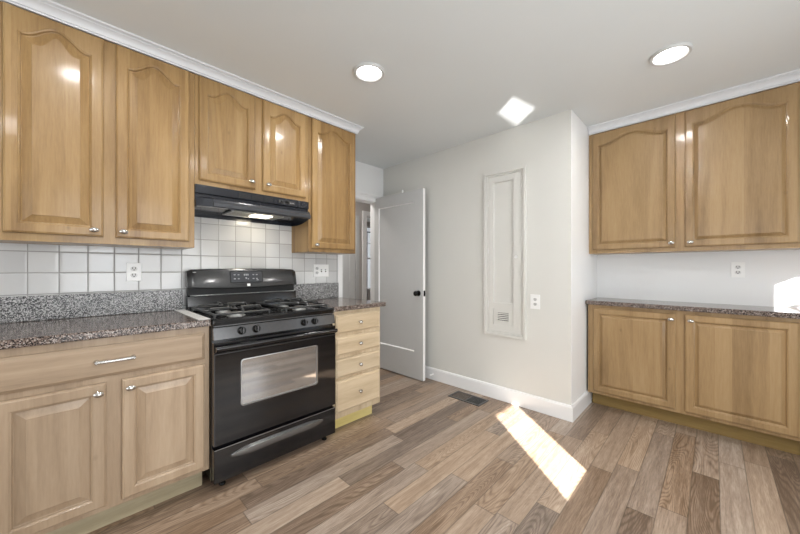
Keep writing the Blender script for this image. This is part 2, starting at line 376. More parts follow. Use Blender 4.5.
# hall door and its casing, casing of the bedroom opening
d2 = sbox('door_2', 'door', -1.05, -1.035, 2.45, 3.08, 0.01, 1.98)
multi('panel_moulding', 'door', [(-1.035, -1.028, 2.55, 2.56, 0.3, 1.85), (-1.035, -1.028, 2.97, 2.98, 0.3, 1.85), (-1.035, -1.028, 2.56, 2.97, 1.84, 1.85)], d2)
struct(multi('trim_3', 'door', [(-1.05, -1.02, 3.09, 3.15, 0, 2.01), (-1.05, -1.02, 2.38, 3.09, 1.99, 2.06)]))
struct(multi('trim_4', 'trim', [(-1.05, -1.02, 3.225, 3.30, 0, 2.03), (-1.05, -1.02, 3.225, 4.2, 2.03, 2.10)]))
# kitchen doorway casing with a projecting head cap
struct(multi('trim_5', 'trim', [(0.0, 0.018, 2.612, 2.700, 0, 1.985), (0.0, 0.020, 1.795, 2.700, 1.985, 2.045), (0.0, 0.050, 1.795, 2.712, 2.047, 2.066), (0.0, 0.032, 1.795, 2.706, 2.030, 2.047)]))
# tile edge trim
sbox('trim_6', 'trim', 0.4253, 0.434, 1.742, 1.79, 0.9155, 1.3145)

# ---- crown moulding over the upper cabinets
prof = [(0.0, 2.358), (0.009, 2.358), (0.010, 2.364), (0.006, 2.366), (0.006, 2.3685), (0.012, 2.369), (0.013, 2.373), (0.015, 2.381), (0.021, 2.391), (0.030, 2.398), (0.036, 2.401), (0.036, 2.404), (0.033, 2.405), (0.040, 2.409), (0.047, 2.411), (0.048, 2.4195), (0.0, 2.4195)]
bm = new(); sweep(bm, [(0.427, 1.746), (0.700, 1.746), (0.700, -1.05)][::-1] if False else [(0.700, -1.05), (0.700, 1.746), (0.427, 1.746)], prof)
struct(obj('trim_1', bm, 'crown', smooth=True, angle=25))
bm = new(); sweep(bm, [(2.146, 3.195), (4.19, 3.195)], prof)
struct(obj('trim_2', bm, 'crown', smooth=True, angle=25))
# ---- baseboards
bp = [(0.0, 0.001), (0.015, 0.001), (0.015, 0.108), (0.009, 0.122), (0.0, 0.125)]
bm = new(); sweep(bm, [(0.02, 2.7135), (2.1440, 2.7135), (2.1440, 3.2280)], bp)
struct(obj('baseboard_closet', bm, 'trim'))

# ------------------------------------------------------------------ interior door standing open
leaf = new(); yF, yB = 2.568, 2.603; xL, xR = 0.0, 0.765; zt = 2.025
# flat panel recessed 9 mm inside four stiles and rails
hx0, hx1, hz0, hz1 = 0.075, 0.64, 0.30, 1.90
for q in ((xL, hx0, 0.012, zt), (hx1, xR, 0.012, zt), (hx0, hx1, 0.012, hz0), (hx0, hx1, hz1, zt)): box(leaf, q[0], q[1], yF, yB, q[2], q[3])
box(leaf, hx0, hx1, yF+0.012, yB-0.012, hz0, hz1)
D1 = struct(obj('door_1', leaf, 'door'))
stick = new()   # bevelled sticking around the panel
for a, b in (((hx0, hz0), (hx1, hz0)), ((hx1, hz0), (hx1, hz1)), ((hx1, hz1), (hx0, hz1)), ((hx0, hz1), (hx0, hz0))):
    cx_, cz_ = (hx0+hx1)/2, (hz0+hz1)/2
    def ins(p, k): return (p[0] + (k if p[0] < cx_ else -k), p[1] + (k if p[1] < cz_ else -k))
    a2, b2 = ins(a, 0.010), ins(b, 0.010)
    loft(stick, [[(a[0], yF, a[1]), (a2[0], yF+0.012, a2[1]), (a[0], yF+0.012, a[1])], [(b[0], yF, b[1]), (b2[0], yF+0.012, b2[1]), (b[0], yF+0.012, b[1])]])
obj('panel_moulding', stick, 'trim', D1)
edge_ = obj('edge_strip', box(new(), xR, xR+0.002, yF, yB, 0.012, zt), 'plate', D1)
kx, kz = 0.705, 0.925
kb = new(); lathe(kb, (kx, yF-0.0005, kz), (0, -1, 0), [(0.030, 0), (0.030, 0.006), (0.024, 0.009), (0.011, 0.011), (0.011, 0.028), (0.020, 0.034), (0.027, 0.044), (0.027, 0.054), (0.018, 0.063), (0.004, 0.066)])
obj('door_knob', kb, 'knobblack', D1, smooth=True)
lp = box(new(), xR+0.002, xR+0.0045, yF+0.006, yB-0.004, kz-0.03, kz+0.03); box(lp, xR+0.0045, xR+0.014, yF+0.012, yB-0.012, kz-0.009, kz+0.009)
obj('latch_plate', lp, 'knobblack', D1)
tp = new(); lathe(tp, (0.455, 2.585, zt), (0, 0, 1), [(0.008, 0), (0.008, 0.02), (0.011, 0.026), (0.008, 0.034), (0.002, 0.037)], 12)
obj('top_peg', tp, 'plate', D1, smooth=True)
ds = new(); lathe(ds, (0.795, 2.6980, 0.06), (0, -1, 0), [(0.012, 0), (0.012, 0.006), (0.006, 0.008), (0.006, 0.04), (0.010, 0.042), (0.010, 0.055)], 12)
tag(obj('door_stop', ds, 'plate', smooth=True), 'small white door stop screwed to baseboard beside the open door', 'door stop')

# ------------------------------------------------------------------ cabinet parts
class FX:   # faces +X: u runs along +Y
    def __init__(s, x): s.x = x
    def __call__(s, u, n, w): return Vector((s.x+n, u, w))
class FY:   # faces -Y: u runs along +X
    def __init__(s, y): s.y = y
    def __call__(s, u, n, w): return Vector((u, s.y-n, w))
def fbox(bm, F, u0, u1, n0, n1, w0, w1, bev=0.0):
    a = F(u0, n0, w0); b = F(u1, n1, w1)
    return box(bm, min(a.x, b.x), max(a.x, b.x), min(a.y, b.y), max(a.y, b.y), w0, w1, bev=bev)
def arch(s, amp):
    # cathedral curve: flat shoulders, ogee rise, rounded crown
    k = min(1, max(0, (s-0.07)/0.86)); return amp*(0.5-0.5*math.cos(2*math.pi*k))**0.80
def raised_door(F, u0, u1, w0, w1, amp=0.0, fw=0.043, slope=0.030, t=0.0205, top=None):
    """raised-panel door; amp > 0 gives the arched top rail"""
    bm = new(); MM = 28 if amp else 6
    top = fw if top is None else top
    def ring(e, n, kind):
        pts = []
        a, b, lo = u0+e, u1-e, w0+e
        if kind == 'rect':
            hi = [w1-e]*(MM+1)
        else:
            a, b, lo = u0+fw+e, u1-fw-e, w0+fw+e
            hi = []
            for k in range(MM+1):
                sk = k/MM; dd = (arch(min(1, sk+0.02), amp)-arch(max(0, sk-0.02), amp))/(0.04*(u1-u0-2*fw))
                hi.append(w1-top-amp+arch(sk, amp)-e*math.sqrt(1+dd*dd))
        for k in range(MM+1): pts.append(F(a+(b-a)*k/MM, n, lo))
        for k in range(1, 4): pts.append(F(b, n, lo+(hi[-1]-lo)*k/4))
        for k in range(MM, -1, -1): pts.append(F(a+(b-a)*k/MM, n, hi[k]))
        for k in range(3, 0, -1): pts.append(F(a, n, lo+(hi[0]-lo)*k/4))
        return pts
    rings = [ring(0, 0.0, 'rect'), ring(0, t-0.008, 'rect'), ring(0.003, t-0.003, 'rect'), ring(0.0045, t-0.003, 'rect'), ring(0.009, t, 'rect'),
             ring(0, t, 'p'), ring(0.0015, t-0.002, 'p'), ring(0.006, t-0.0035, 'p'), ring(0.009, t-0.0125, 'p'), ring(0.012, t-0.0135, 'p'),
             ring(0.012+slope, t-0.0035, 'p'), ring(0.0125+slope, t-0.001, 'p')]
    R = loft(bm, rings, cap0=False, cap1=False)
    L = R[-1]; n = len(L)
    bot = L[0:MM+1]; right = L[MM+1:MM+4]; topv = L[MM+4:2*MM+5][::-1]; left = L[2*MM+5:][::-1]
    cols = []
    for k in range(MM+1):
        if k == 0: cols.append([bot[0], *left, topv[0]])
        elif k == MM: cols.append([bot[MM], *right, topv[MM]])
        else:
            b_, t_ = bot[k].co, topv[k].co
            cols.append([bot[k]]+[bm.verts.new(b_.lerp(t_, q/4)) for q in (1, 2, 3)]+[topv[k]])
    for a, b in zip(cols, cols[1:]):
        for q in range(4): bm.faces.new((a[q], b[q], b[q+1], a[q+1]))
    bm.faces.new(R[0][::-1])
    return bm
def knob(F, u, n, w):
    bm = new(); ax = F(0, 1, 0)-F(0, 0, 0)
    lathe(bm, F(u, n, w), ax, [(0.0085, 0), (0.007, 0.004), (0.006, 0.012), (0.0115, 0.015), (0.0145, 0.019), (0.0140, 0.025), (0.009, 0.030), (0.002, 0.032)], 24, 1.25, 0.85)
    return bm
def round_knob(F, u, n, w):
    bm = new(); ax = F(0, 1, 0)-F(0, 0, 0)
    lathe(bm, F(u, n, w), ax, [(0.008, 0), (0.006, 0.004), (0.006, 0.012), (0.0125, 0.016), (0.0145, 0.022), (0.011, 0.028), (0.003, 0.031)], 20)
    return bm

def cabinet(name, F, depth, u0, u1, w0, w1, label, cat, group, wz, wh, doors=(), amp=0.0, drawers=(), toe=None, kn=knob, slope=0.030):
    """F: plane of the face frame. doors: (u0,u1,w0,w1,knob_u,knob_w); drawers: (u0,u1,w0,w1,kind)"""
    base = F((u0+u1)/2, -depth/2, 0 if toe else w0)
    T = thing(name, base, label, cat, group)
    bm = new(); fbox(bm, F, u0, u1, -depth, -0.02, w0, w1); obj('carcass', bm, wz, T)
    bm = new(); fbox(bm, F, u0, u1, -0.02, 0.0, w0, w1, bev=0.0015); obj('face_frame', bm, wz, T)
    if toe:
        tm, rec, ta, tb = toe; bm = new(); fbox(bm, F, ta, tb, -depth, -rec, 0.0, w0); obj('toe_kick', bm, tm, T)
    for (a, b, c, d, ku, kw) in doors:
        D = obj('door', raised_door(F.__class__((F.x+0.0006) if isinstance(F, FX) else F.y-0.0006), a, b, c, d, amp, slope=slope), wz, T, smooth=True, angle=9)
        obj('knob', kn(F, ku, 0.0211, kw), 'nickel', D, smooth=True)
    for (a, b, c, d, kind) in drawers:
        bm = new(); 
        G = F
        def rr(e, n): return [G(a+e, n, c+e), G(b-e, n, c+e), G(b-e, n, d-e), G(a+e, n, d-e)]
        loft(bm, [rr(0, 0.0006), rr(0, 0.011), rr(0.003, 0.014), rr(0.005, 0.0145), rr(0.013, 0.0196)])
        D = obj('drawer', bm, wh, T)
        if kind == 'knob': obj('knob', round_knob(F, (a+b)/2, 0.0196, (c+d)/2), 'nickel', D, smooth=True)
        else:
            bm = new(); um = kind
            pts = []
            for k in range(17):
                s_ = k/16; uu = um-0.066+0.132*s_; pts.append(F(uu, 0.0196+0.026+0.004*math.sin(math.pi*s_), 0.779))
            tube(bm, pts, [0.0062+0.0018*abs(math.cos(math.pi*k/16)) for k in range(17)], 10)
            for q in (um-0.062, um+0.062): lathe(bm, F(q, 0.0196, 0.779), F(0, 1, 0)-F(0, 0, 0), [(0.010, 0), (0.008, 0.004), (0.0065, 0.012), (0.0085, 0.028), (0.004, 0.034)], 14)
            obj('pull_handle', bm, 'nickel', D, smooth=True)
    return T

# ---- left wall, upper run (doors face +X)
FU = FX(0.695); ZT = 2.357; du = 0.695-0.426
cabinet('upper_cabinet', FU, du, -0.25, 0.524, 1.310, ZT, 'tall honey maple upper cabinet with two arched doors left of the range hood', 'cabinet', None, 'honey_z', 'honey_y',
        [(-0.206, 0.120, 1.345, 2.352, 0.085, 1.376), (0.167, 0.494, 1.345, 2.352, 0.196, 1.376)], 0.060)
cabinet('upper_cabinet', FU, du, 0.525, 1.2835, 1.697, ZT, 'short honey maple upper cabinet with two arched doors above the black hood', 'cabinet', None, 'honey_z', 'honey_y',
        [(0.545, 0.878, 1.722, 2.352, 0.848, 1.765), (0.930, 1.257, 1.722, 2.352, 0.960, 1.765)], 0.055)
cabinet('upper_cabinet', FU, du, 1.2845, 1.740, 1.315, ZT, 'narrow honey maple upper cabinet with one arched door right of the range hood', 'cabinet', None, 'honey_z', 'honey_y',
        [(1.308, 1.716, 1.343, 2.352, 1.338, 1.370)], 0.055)
# ---- left wall, base run
FB = FX(1.000); db = 1.0-0.426
cabinet('base_cabinet', FB, db, -0.25, 0.521, 0.112, 0.879, 'maple base cabinet with one wide drawer and two doors left of the stove', 'cabinet', None, 'lit_z', 'lit_y',
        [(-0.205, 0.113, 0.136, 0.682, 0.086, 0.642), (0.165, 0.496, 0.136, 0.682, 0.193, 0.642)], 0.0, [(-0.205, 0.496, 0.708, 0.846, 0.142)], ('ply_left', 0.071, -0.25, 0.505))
cabinet('drawer_base', FB, db, 1.292, 1.752, 0.105, 0.879, 'maple base cabinet with four stacked drawers right of the stove', 'cabinet', None, 'drawer_z', 'drawer_y',
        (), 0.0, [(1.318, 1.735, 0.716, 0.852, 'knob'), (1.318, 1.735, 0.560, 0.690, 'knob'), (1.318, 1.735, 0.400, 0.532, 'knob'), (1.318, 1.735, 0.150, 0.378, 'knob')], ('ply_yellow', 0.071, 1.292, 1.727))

def slab(name, mat, x0, x1, y0, y1, z0, z1, bev, parent): return obj(name, box(new(), x0, x1, y0, y1, z0, z1, bev=bev), mat, parent)
ct = thing('countertop', (0.73, 0.13, 0.88), 'brown speckled granite countertop with backsplash left of the stove', 'countertop')
slab('slab', 'granite', 0.4275, 1.032, -0.25, 0.5215, 0.880, 0.915, 0.006, ct); slab('backsplash', 'granite_splash', 0.4275, 0.4465, -0.25, 0.518, 0.916, 1.045, 0.003, ct)
ct = thing('countertop', (0.73, 1.54, 0.88), 'short granite countertop with backsplash over the four-drawer cabinet', 'countertop')
slab('slab', 'granite', 0.4275, 1.032, 1.291, 1.788, 0.880, 0.915, 0.006, ct); slab('backsplash', 'granite_splash', 0.4275, 0.4465, 1.291, 1.738, 0.916, 1.055, 0.003, ct)
tag(obj('filler_strip', box(new(), 0.450, 1.020, 0.468, 0.5225, 0.9155, 0.9185, bev=0.001), 'strip'), 'pale metal filler strip between left granite countertop and stove', 'filler strip')

# ---- right-hand run (doors face -Y)
FR = FY(3.195)
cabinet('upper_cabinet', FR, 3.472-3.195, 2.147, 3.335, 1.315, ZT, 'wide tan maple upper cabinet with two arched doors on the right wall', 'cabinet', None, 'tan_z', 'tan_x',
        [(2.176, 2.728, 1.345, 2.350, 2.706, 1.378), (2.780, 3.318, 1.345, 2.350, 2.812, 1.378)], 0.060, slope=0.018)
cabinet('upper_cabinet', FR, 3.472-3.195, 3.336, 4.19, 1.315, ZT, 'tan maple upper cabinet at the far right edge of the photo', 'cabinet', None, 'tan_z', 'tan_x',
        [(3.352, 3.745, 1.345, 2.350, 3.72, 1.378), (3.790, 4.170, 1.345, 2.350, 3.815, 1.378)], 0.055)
FQ = FY(3.110)
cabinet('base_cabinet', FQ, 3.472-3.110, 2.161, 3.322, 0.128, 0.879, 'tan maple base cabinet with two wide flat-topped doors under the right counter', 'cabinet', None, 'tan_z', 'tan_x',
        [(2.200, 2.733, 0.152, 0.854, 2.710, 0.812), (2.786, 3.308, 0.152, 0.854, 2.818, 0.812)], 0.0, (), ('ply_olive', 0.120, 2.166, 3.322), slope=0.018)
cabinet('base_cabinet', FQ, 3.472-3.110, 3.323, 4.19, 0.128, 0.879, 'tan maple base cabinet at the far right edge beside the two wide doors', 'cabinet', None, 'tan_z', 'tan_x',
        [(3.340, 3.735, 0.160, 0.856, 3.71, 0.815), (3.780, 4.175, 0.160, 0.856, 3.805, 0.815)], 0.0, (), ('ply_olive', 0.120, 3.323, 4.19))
tag(obj('countertop', box(new(), 2.149, 4.19, 3.072, 3.472, 0.880, 0.915, bev=0.006), 'granite'), 'long narrow speckled granite countertop on the right wall below the outlet', 'countertop')

# ------------------------------------------------------------------ outlets and switches
def duplex(F, u, w, hw=0.036, hh=0.058):
    pass
def wall_plate(name, F, u0, u1, w0, w1, devs, label, cat):
    T = thing(name, F((u0+u1)/2, 0, w0), label, cat)
    bm = new(); fbox(bm, F, u0, u1, 0.0005, 0.006, w0, w1, bev=0.002); obj('cover_plate', bm, 'plate', T)
    wm = (w0+w1)/2
    for kind, u in devs:
        if kind == 'outlet':
            for s_ in (1, -1):
                bm = new(); lathe(bm, F(u, 0.006, wm+s_*0.0195), F(0, 1, 0)-F(0, 0, 0), [(0.0165, 0), (0.016, 0.0015), (0.0155, 0.002)], 20, 1.0, 0.85)
                R_ = obj('receptacle', bm, 'recept', T, smooth=True)
                bm = new()
                for q in (-0.0065, 0.0065): fbox(bm, F, u+q-0.0017, u+q+0.0017, 0.008, 0.0087, wm+s_*0.0195-0.002, wm+s_*0.0195+0.009)
                lathe(bm, F(u, 0.008, wm+s_*0.0195-0.007), F(0, 1, 0)-F(0, 0, 0), [(0.0033, 0), (0.0033, 0.0007)], 10)
                obj('slot', bm, 'slot', R_)
        else:
            bm = new(); fbox(bm, F, u-0.006, u+0.006, 0.006, 0.007, wm-0.013, wm+0.013); R_ = obj('switch_opening', bm, 'slot', T)
            bm = new(); fbox(bm, F, u-0.0045, u+0.0045, 0.007, 0.017, wm-0.002, wm+0.009, bev=0.001); obj('toggle', bm, 'plate', R_)
    return T
FT = FX(0.4255)
wall_plate('outlet', FT, 0.235, 0.305, 1.110, 1.218, [('outlet', 0.270)], 'white duplex outlet on white tile above the left granite backsplash', 'outlet')
wall_plate('switch_plate', FT, 1.487, 1.640, 1.112, 1.222, [('outlet', 1.520), ('switch', 1.565), ('switch', 1.607)], 'white triple plate with outlet and two switches on tile right of stove', 'switch plate')
wall_plate('outlet', FY(3.4733), 3.027, 3.099, 1.119, 1.232, [('outlet', 3.063)], 'white duplex outlet on the wall above the right countertop', 'outlet')
wall_plate('outlet', FY(2.7138), 1.828, 1.907, 0.848, 0.968, [('outlet', 1.868)], 'white duplex outlet beside the built-in ironing board cabinet', 'outlet')

# ------------------------------------------------------------------ ironing board cabinet in the closet wall
IB = thing('ironing_board_cabinet', (1.59, 2.714, 0.58), 'tall narrow built-in wall cabinet with panel door and louvered vent', 'cabinet')
yw = 2.7135
def rframe(bm, x0, x1, z0, z1, wd, y0, y1, bev=0.003):
    for q in ((x0, x0+wd, z0, z1), (x1-wd, x1, z0, z1), (x0+wd, x1-wd, z0, z0+wd), (x0+wd, x1-wd, z1-wd, z1)): box(bm, q[0], q[1], y0, y1, q[2], q[3], bev=bev)
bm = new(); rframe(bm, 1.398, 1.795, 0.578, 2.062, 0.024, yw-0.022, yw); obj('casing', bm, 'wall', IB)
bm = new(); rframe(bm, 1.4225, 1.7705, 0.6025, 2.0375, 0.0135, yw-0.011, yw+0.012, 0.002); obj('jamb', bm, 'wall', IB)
bm = new(); dx0, dx1, dz0, dz1 = 1.4385, 1.7555, 0.618, 2.022
yd0, yd1 = yw-0.006, yw+0.022
px0, px1, pz0, pz1 = 1.489, 1.674, 0.872, 1.972
vx0, vx1, vz0, vz1 = 1.482, 1.681, 0.672, 0.826
box(bm, dx0, px0-0.007, yd0, yd1, dz0, dz1); box(bm, px1+0.007, dx1, yd0, yd1, dz0, dz1)
box(bm, px0-0.007, px1+0.007, yd0, yd1, pz1, dz1); box(bm, px0-0.007, px1+0.007, yd0, yd1, vz1, pz0); box(bm, px0-0.007, px1+0.007, yd0, yd1, dz0, vz0)
box(bm, px0-0.007, px1+0.007, yd0+0.018, yd1, pz0, pz1)
DR = obj('door', bm, 'wall', IB)
bm = new(); rframe(bm, px0-0.007, px1+0.007, pz0, pz1, 0.006, yd0+0.002, yd0+0.019, 0.0015); obj('panel_moulding', bm, 'wall', DR)
bm = new(); lathe(bm, (1.712, yd0-0.0005, 1.285), (0, -1, 0), [(0.006, 0), (0.005, 0.010), (0.010, 0.014), (0.013, 0.020), (0.010, 0.027), (0.002, 0.029)], 16); obj('knob', bm, 'plate', DR, smooth=True)
bm = new(); box(bm, vx0+0.008, vx1-0.008, yd0+0.006, yd1, vz0, vz1); VP = obj('vent_panel', bm, 'wall', DR)
bm = new(); rframe(bm, vx0, vx1, vz0, vz1, 0.005, yd0+0.001, yd0+0.008, 0.001); obj('vent_moulding', bm, 'wall', VP)
bm = new()
for k in range(5):
    zc = 0.712+0.0165*k; loft(bm, [[(xx, yd0+0.006, zc), (xx, yd0-0.002, zc-0.003), (xx, yd0-0.002, zc-0.0012), (xx, yd0+0.006, zc+0.0075)] for xx in (1.527, 1.634)])
obj('louvers', bm, 'wall', VP)
bm = new(); box(bm, 1.529, 1.632, yd0+0.0052, yd0+0.006, 0.712, 0.788); obj('louver_shadow_gap', bm, 'slot', VP)
for zc in (1.78, 0.86, 1.35):
    bm = new(); lathe(bm, (1.437, yd0-0.003, zc-0.025), (0, 0, 1), [(0.0035, 0), (0.0035, 0.05)], 10); obj('hinge', bm, 'wallw', DR, smooth=True)

# ------------------------------------------------------------------ range hood
HD = thing('range_hood', (0.56, 0.905, 1.54), 'black under-cabinet range hood with lit lamp above the stove', 'range hood')
Y0, Y1 = 0.5265, 1.2825
bm = new()   # outer shell, open below: profile loft along Y (top, front panel, step)
def hp(y): return [(0.4265, y, 1.6955), (0.702, y, 1.6955), (0.702, y, 1.645), (0.690, y, 1.640), (0.690, y, 1.583), (0.4265, y, 1.560)]
loft(bm, [hp(Y0), hp(Y1)]); obj('canopy', bm, 'hood', HD)
bm = new()
for q in ((Y0, Y0+0.006), (Y1-0.006, Y1)):   # side skirts, curved up to the front
    zs = [(0.4265, 1.534), (0.52, 1.530), (0.60, 1.536), (0.66, 1.550), (0.70, 1.562), (0.715, 1.568)]
    loft(bm, [[(a, q[0], z), (a, q[1], z), (a, q[1], 1.60), (a, q[0], 1.60)] for a, z in zs])
loft(bm, [[(0.4265, y, 1.534), (0.432, y, 1.534), (0.432, y, 1.56), (0.4265, y, 1.56)] for y in (Y0+0.006, Y1-0.006)])
obj('skirt', bm, 'hood', HD)
bm = new()   # rounded visor lip
def vp(y, k=1): return [(0.690, y, 1.566), (0.712+0.012*k, y, 1.562), (0.722+0.012*k, y, 1.570), (0.723+0.012*k, y, 1.590), (0.714+0.012*k, y, 1.600), (0.712+0.010*k, y, 1.612), (0.698+0.01*k, y, 1.622), (0.690, y, 1.624)]
loft(bm, [vp(0.618), vp(0.622), vp(1.279), vp(1.283, 0.8)]); obj('visor', bm, 'charcoal', HD, smooth=True, angle=30)
bm = new(); rings = []
for k in range(9):
    s_ = k/8; y = Y0+0.006+(0.618-Y0-0.006)*s_; xx = 0.690+0.024*s_
    rings.append([(0.686, y, 1.566), (xx+0.004, y, 1.566), (xx, y, 1.615), (0.686, y, 1.630)])
loft(bm, rings); obj('corner_sweep', bm, 'hood', HD, smooth=True)
bm = new(); tube(bm, [(0.700+0.026*s_/6, 0.535+0.085*s_/6, 1.5625) for s_ in range(7)]+[(0.728, 0.7, 1.5615)], 0.0022, 6)
obj('chrome_edge', bm, 'steel', HD, smooth=True)
for a, b in ((0.775, 0.852), (0.858, 0.935), (0.941, 1.005)):
    bm = new()
    for k in range(6): box(bm, 0.7022, 0.7035, a, b, 1.652+0.0062*k, 1.6555+0.0062*k)
    obj('vent_slot', bm, 'gap', HD)
cp = obj('control_plate', box(new(), 0.7022, 0.7045, 1.045, 1.168, 1.655, 1.680, bev=0.0008), 'panel', HD)
for a in (1.055, 1.092): obj('rocker_switch', box(new(), 0.7045, 0.7075, a, a+0.028, 1.660, 1.675, bev=0.001), 'knobblack', cp)
for a in (1.130, 1.142, 1.154): obj('switch_marking', box(new(), 0.7045, 0.7052, a, a+0.007, 1.664, 1.668), 'mark', cp)
bm = new(); box(bm, 0.50, 0.684, 0.75, 1.085, 1.560, 1.566); obj('grease_filter', bm, 'filter', HD)
bm = new()
for q in ((0.49, 0.684, 0.738, 0.75), (0.49, 0.684, 1.085, 1.092), (0.49, 0.50, 0.75, 1.085)): box(bm, q[0], q[1], q[2], q[3], 1.557, 1.566)
obj('filter_frame', bm, 'steel', HD)
obj('lamp_lens', box(new(), 0.575, 0.684, 0.885, 1.010, 1.550, 1.5595, bev=0.002), 'hoodlens', HD)
bm = new(); lathe(bm, (0.6, 1.17, 1.566), (0, 0, -1), [(0.005, 0), (0.005, 0.006), (0.002, 0.008)], 10); obj('screw', bm, 'nickel', HD, smooth=True)

# ------------------------------------------------------------------ gas range
RG = thing('gas_range', (0.75, 0.905, 0.0), 'black freestanding gas range with four burners and windowed oven door', 'stove')
Y0, Y1 = 0.5245, 1.2865
obj('body', box(new(), 0.452, 1.022, Y0, Y1, 0.045, 0.868, bev=0.003), 'black', RG)
# cooktop: tray with raised rounded rim
bm = new()
def rr(x0, x1, y0, y1, z, r=0.02, n=5):
    pts = []
    for cx_, cy_, a0 in ((x1-r, y1-r, 0), (x0+r, y1-r, 90), (x0+r, y0+r, 180), (x1-r, y0+r, 270)):
        for k in range(n+1):
            a = math.radians(a0+90*k/n); pts.append((cx_+r*math.cos(a), cy_+r*math.sin(a), z))
    return pts
ya, yb = Y0+0.001, Y1-0.001
loft(bm, [rr(0.455, 1.036, ya, yb, 0.869), rr(0.452, 1.046, ya-0.001, yb+0.001, 0.880), rr(0.452, 1.047, ya-0.001, yb+0.001, 0.902), rr(0.455, 1.040, ya, yb, 0.911), rr(0.462, 1.030, ya+0.008, yb-0.008, 0.913),
          rr(0.500, 1.012, ya+0.024, yb-0.024, 0.911), rr(0.506, 1.004, ya+0.030, yb-0.030, 0.903)])
obj('cooktop', bm, 'black', RG, smooth=True)
bm = new(); box(bm, 1.040, 1.0485, Y0+0.004, Y1-0.004, 0.873, 0.880, bev=0.002); obj('front_trim', bm, 'panel', RG)
# back guard
bm = new(); loft(bm, [[(0.452, y, 0.912), (0.512, y, 0.912), (0.500, y, 1.000), (0.492, y, 1.006), (0.452, y, 1.006)] for y in (Y0+0.006, Y1-0.004)]); obj('guard_riser', bm, 'black', RG)
bm = new(); tube(bm, [(0.503, Y0+0.02, 1.0065), (0.503, Y1-0.02, 1.0065)], 0.004, 8); obj('riser_trim', bm, 'steel', RG, smooth=True)
bm = new(); box(bm, 0.452, 0.482, Y0+0.012, Y1-0.012, 1.006, 1.055); obj('vent_recess', bm, 'gap', RG)
bm = new(); rings = []
N = 30
for k in range(N+1):
    s_ = k/N; y = Y0+0.004+(Y1-Y0-0.006)*s_; cv = math.sin(math.pi*s_)
    zt_ = 1.176+0.010*cv**0.6; zb_ = 1.056-0.012*cv; xo = 0.522+0.020*cv**0.7
    if k in (0, N): zt_ -= 0.008; xo -= 0.010
    rings.append([(0.452, y, zb_+0.01), (xo-0.006, y, zb_), (xo, y, zb_+0.008), (xo-0.022, y, zt_-0.012), (xo-0.030, y, zt_-0.002), (xo-0.040, y, zt_), (0.452, y, zt_)])
loft(bm, rings); BG = obj('backguard', bm, 'guard', RG, smooth=True, angle=40)
def gx(z): return 0.5425-0.0195*(z-1.055)/0.115   # front surface of the guard at its middle
def gpatch(y0, y1, z0, z1, off, mat, name, par):
    bm = new(); loft(bm, [[(gx(z0)-0.004, y, z0), (gx(z0)+off, y, z0), (gx(z1)+off, y, z1), (gx(z1)-0.004, y, z1)] for y in (y0, y1)]); return obj(name, bm, mat, par)
cp = gpatch(0.777, 1.000, 1.086, 1.166, 0.0008, 'black', 'control_panel', BG)
gpatch(0.780, 0.997, 1.089, 1.163, 0.0016, 'charcoal', 'control_overlay', cp)
bm = new()
def dab(y, z, w_, h_):
    loft(bm, [[(gx(z)+0.0012, yy, z), (gx(z)+0.0026, yy, z), (gx(z+h_)+0.0026, yy, z+h_), (gx(z+h_)+0.0012, yy, z+h_)] for yy in (y, y+w_)])
for q in [(y, z, 0.012, 0.006) for y in (0.800, 0.826, 0.928, 0.952) for z in (1.138, 1.110)] + [(y, 1.135, 0.008, 0.012) for y in (0.868, 0.880, 0.892)] + [(0.878, 1.112, 0.010, 0.010), (0.893, 1.108, 0.008, 0.006), (0.955, 1.100, 0.014, 0.005)]:
    bm = new(); dab(*q); obj('button_marking', bm, 'mark', cp)
gpatch(0.888, 0.908, 1.060, 1.077, 0.0022, 'plate', 'maker_plate', BG)
gpatch(0.556, 0.574, 1.158, 1.163, -0.010, 'mark', 'guard_marking', BG)
# burners
BUR = [(0.635, 0.700, 0.034), (0.635, 1.110, 0.030), (0.875, 0.700, 0.040), (0.875, 1.110, 0.036)]
for x_, y_, r_ in BUR:
    bm = new(); lathe(bm, (x_, y_, 0.902), (0, 0, 1), [(r_+0.012, 0), (r_+0.010, 0.003), (r_+0.003, 0.004), (r_+0.002, 0.014), (r_, 0.016)], 28)
    B_ = obj('burner', bm, 'capsteel', RG, smooth=True)
    bm = new(); lathe(bm, (x_, y_, 0.9182), (0, 0, 1), [(r_-0.002, 0), (r_, 0.003), (r_-0.003, 0.007), (r_-0.012, 0.009), (0.002, 0.009)], 28); obj('burner_cap', bm, 'iron', B_, smooth=True)
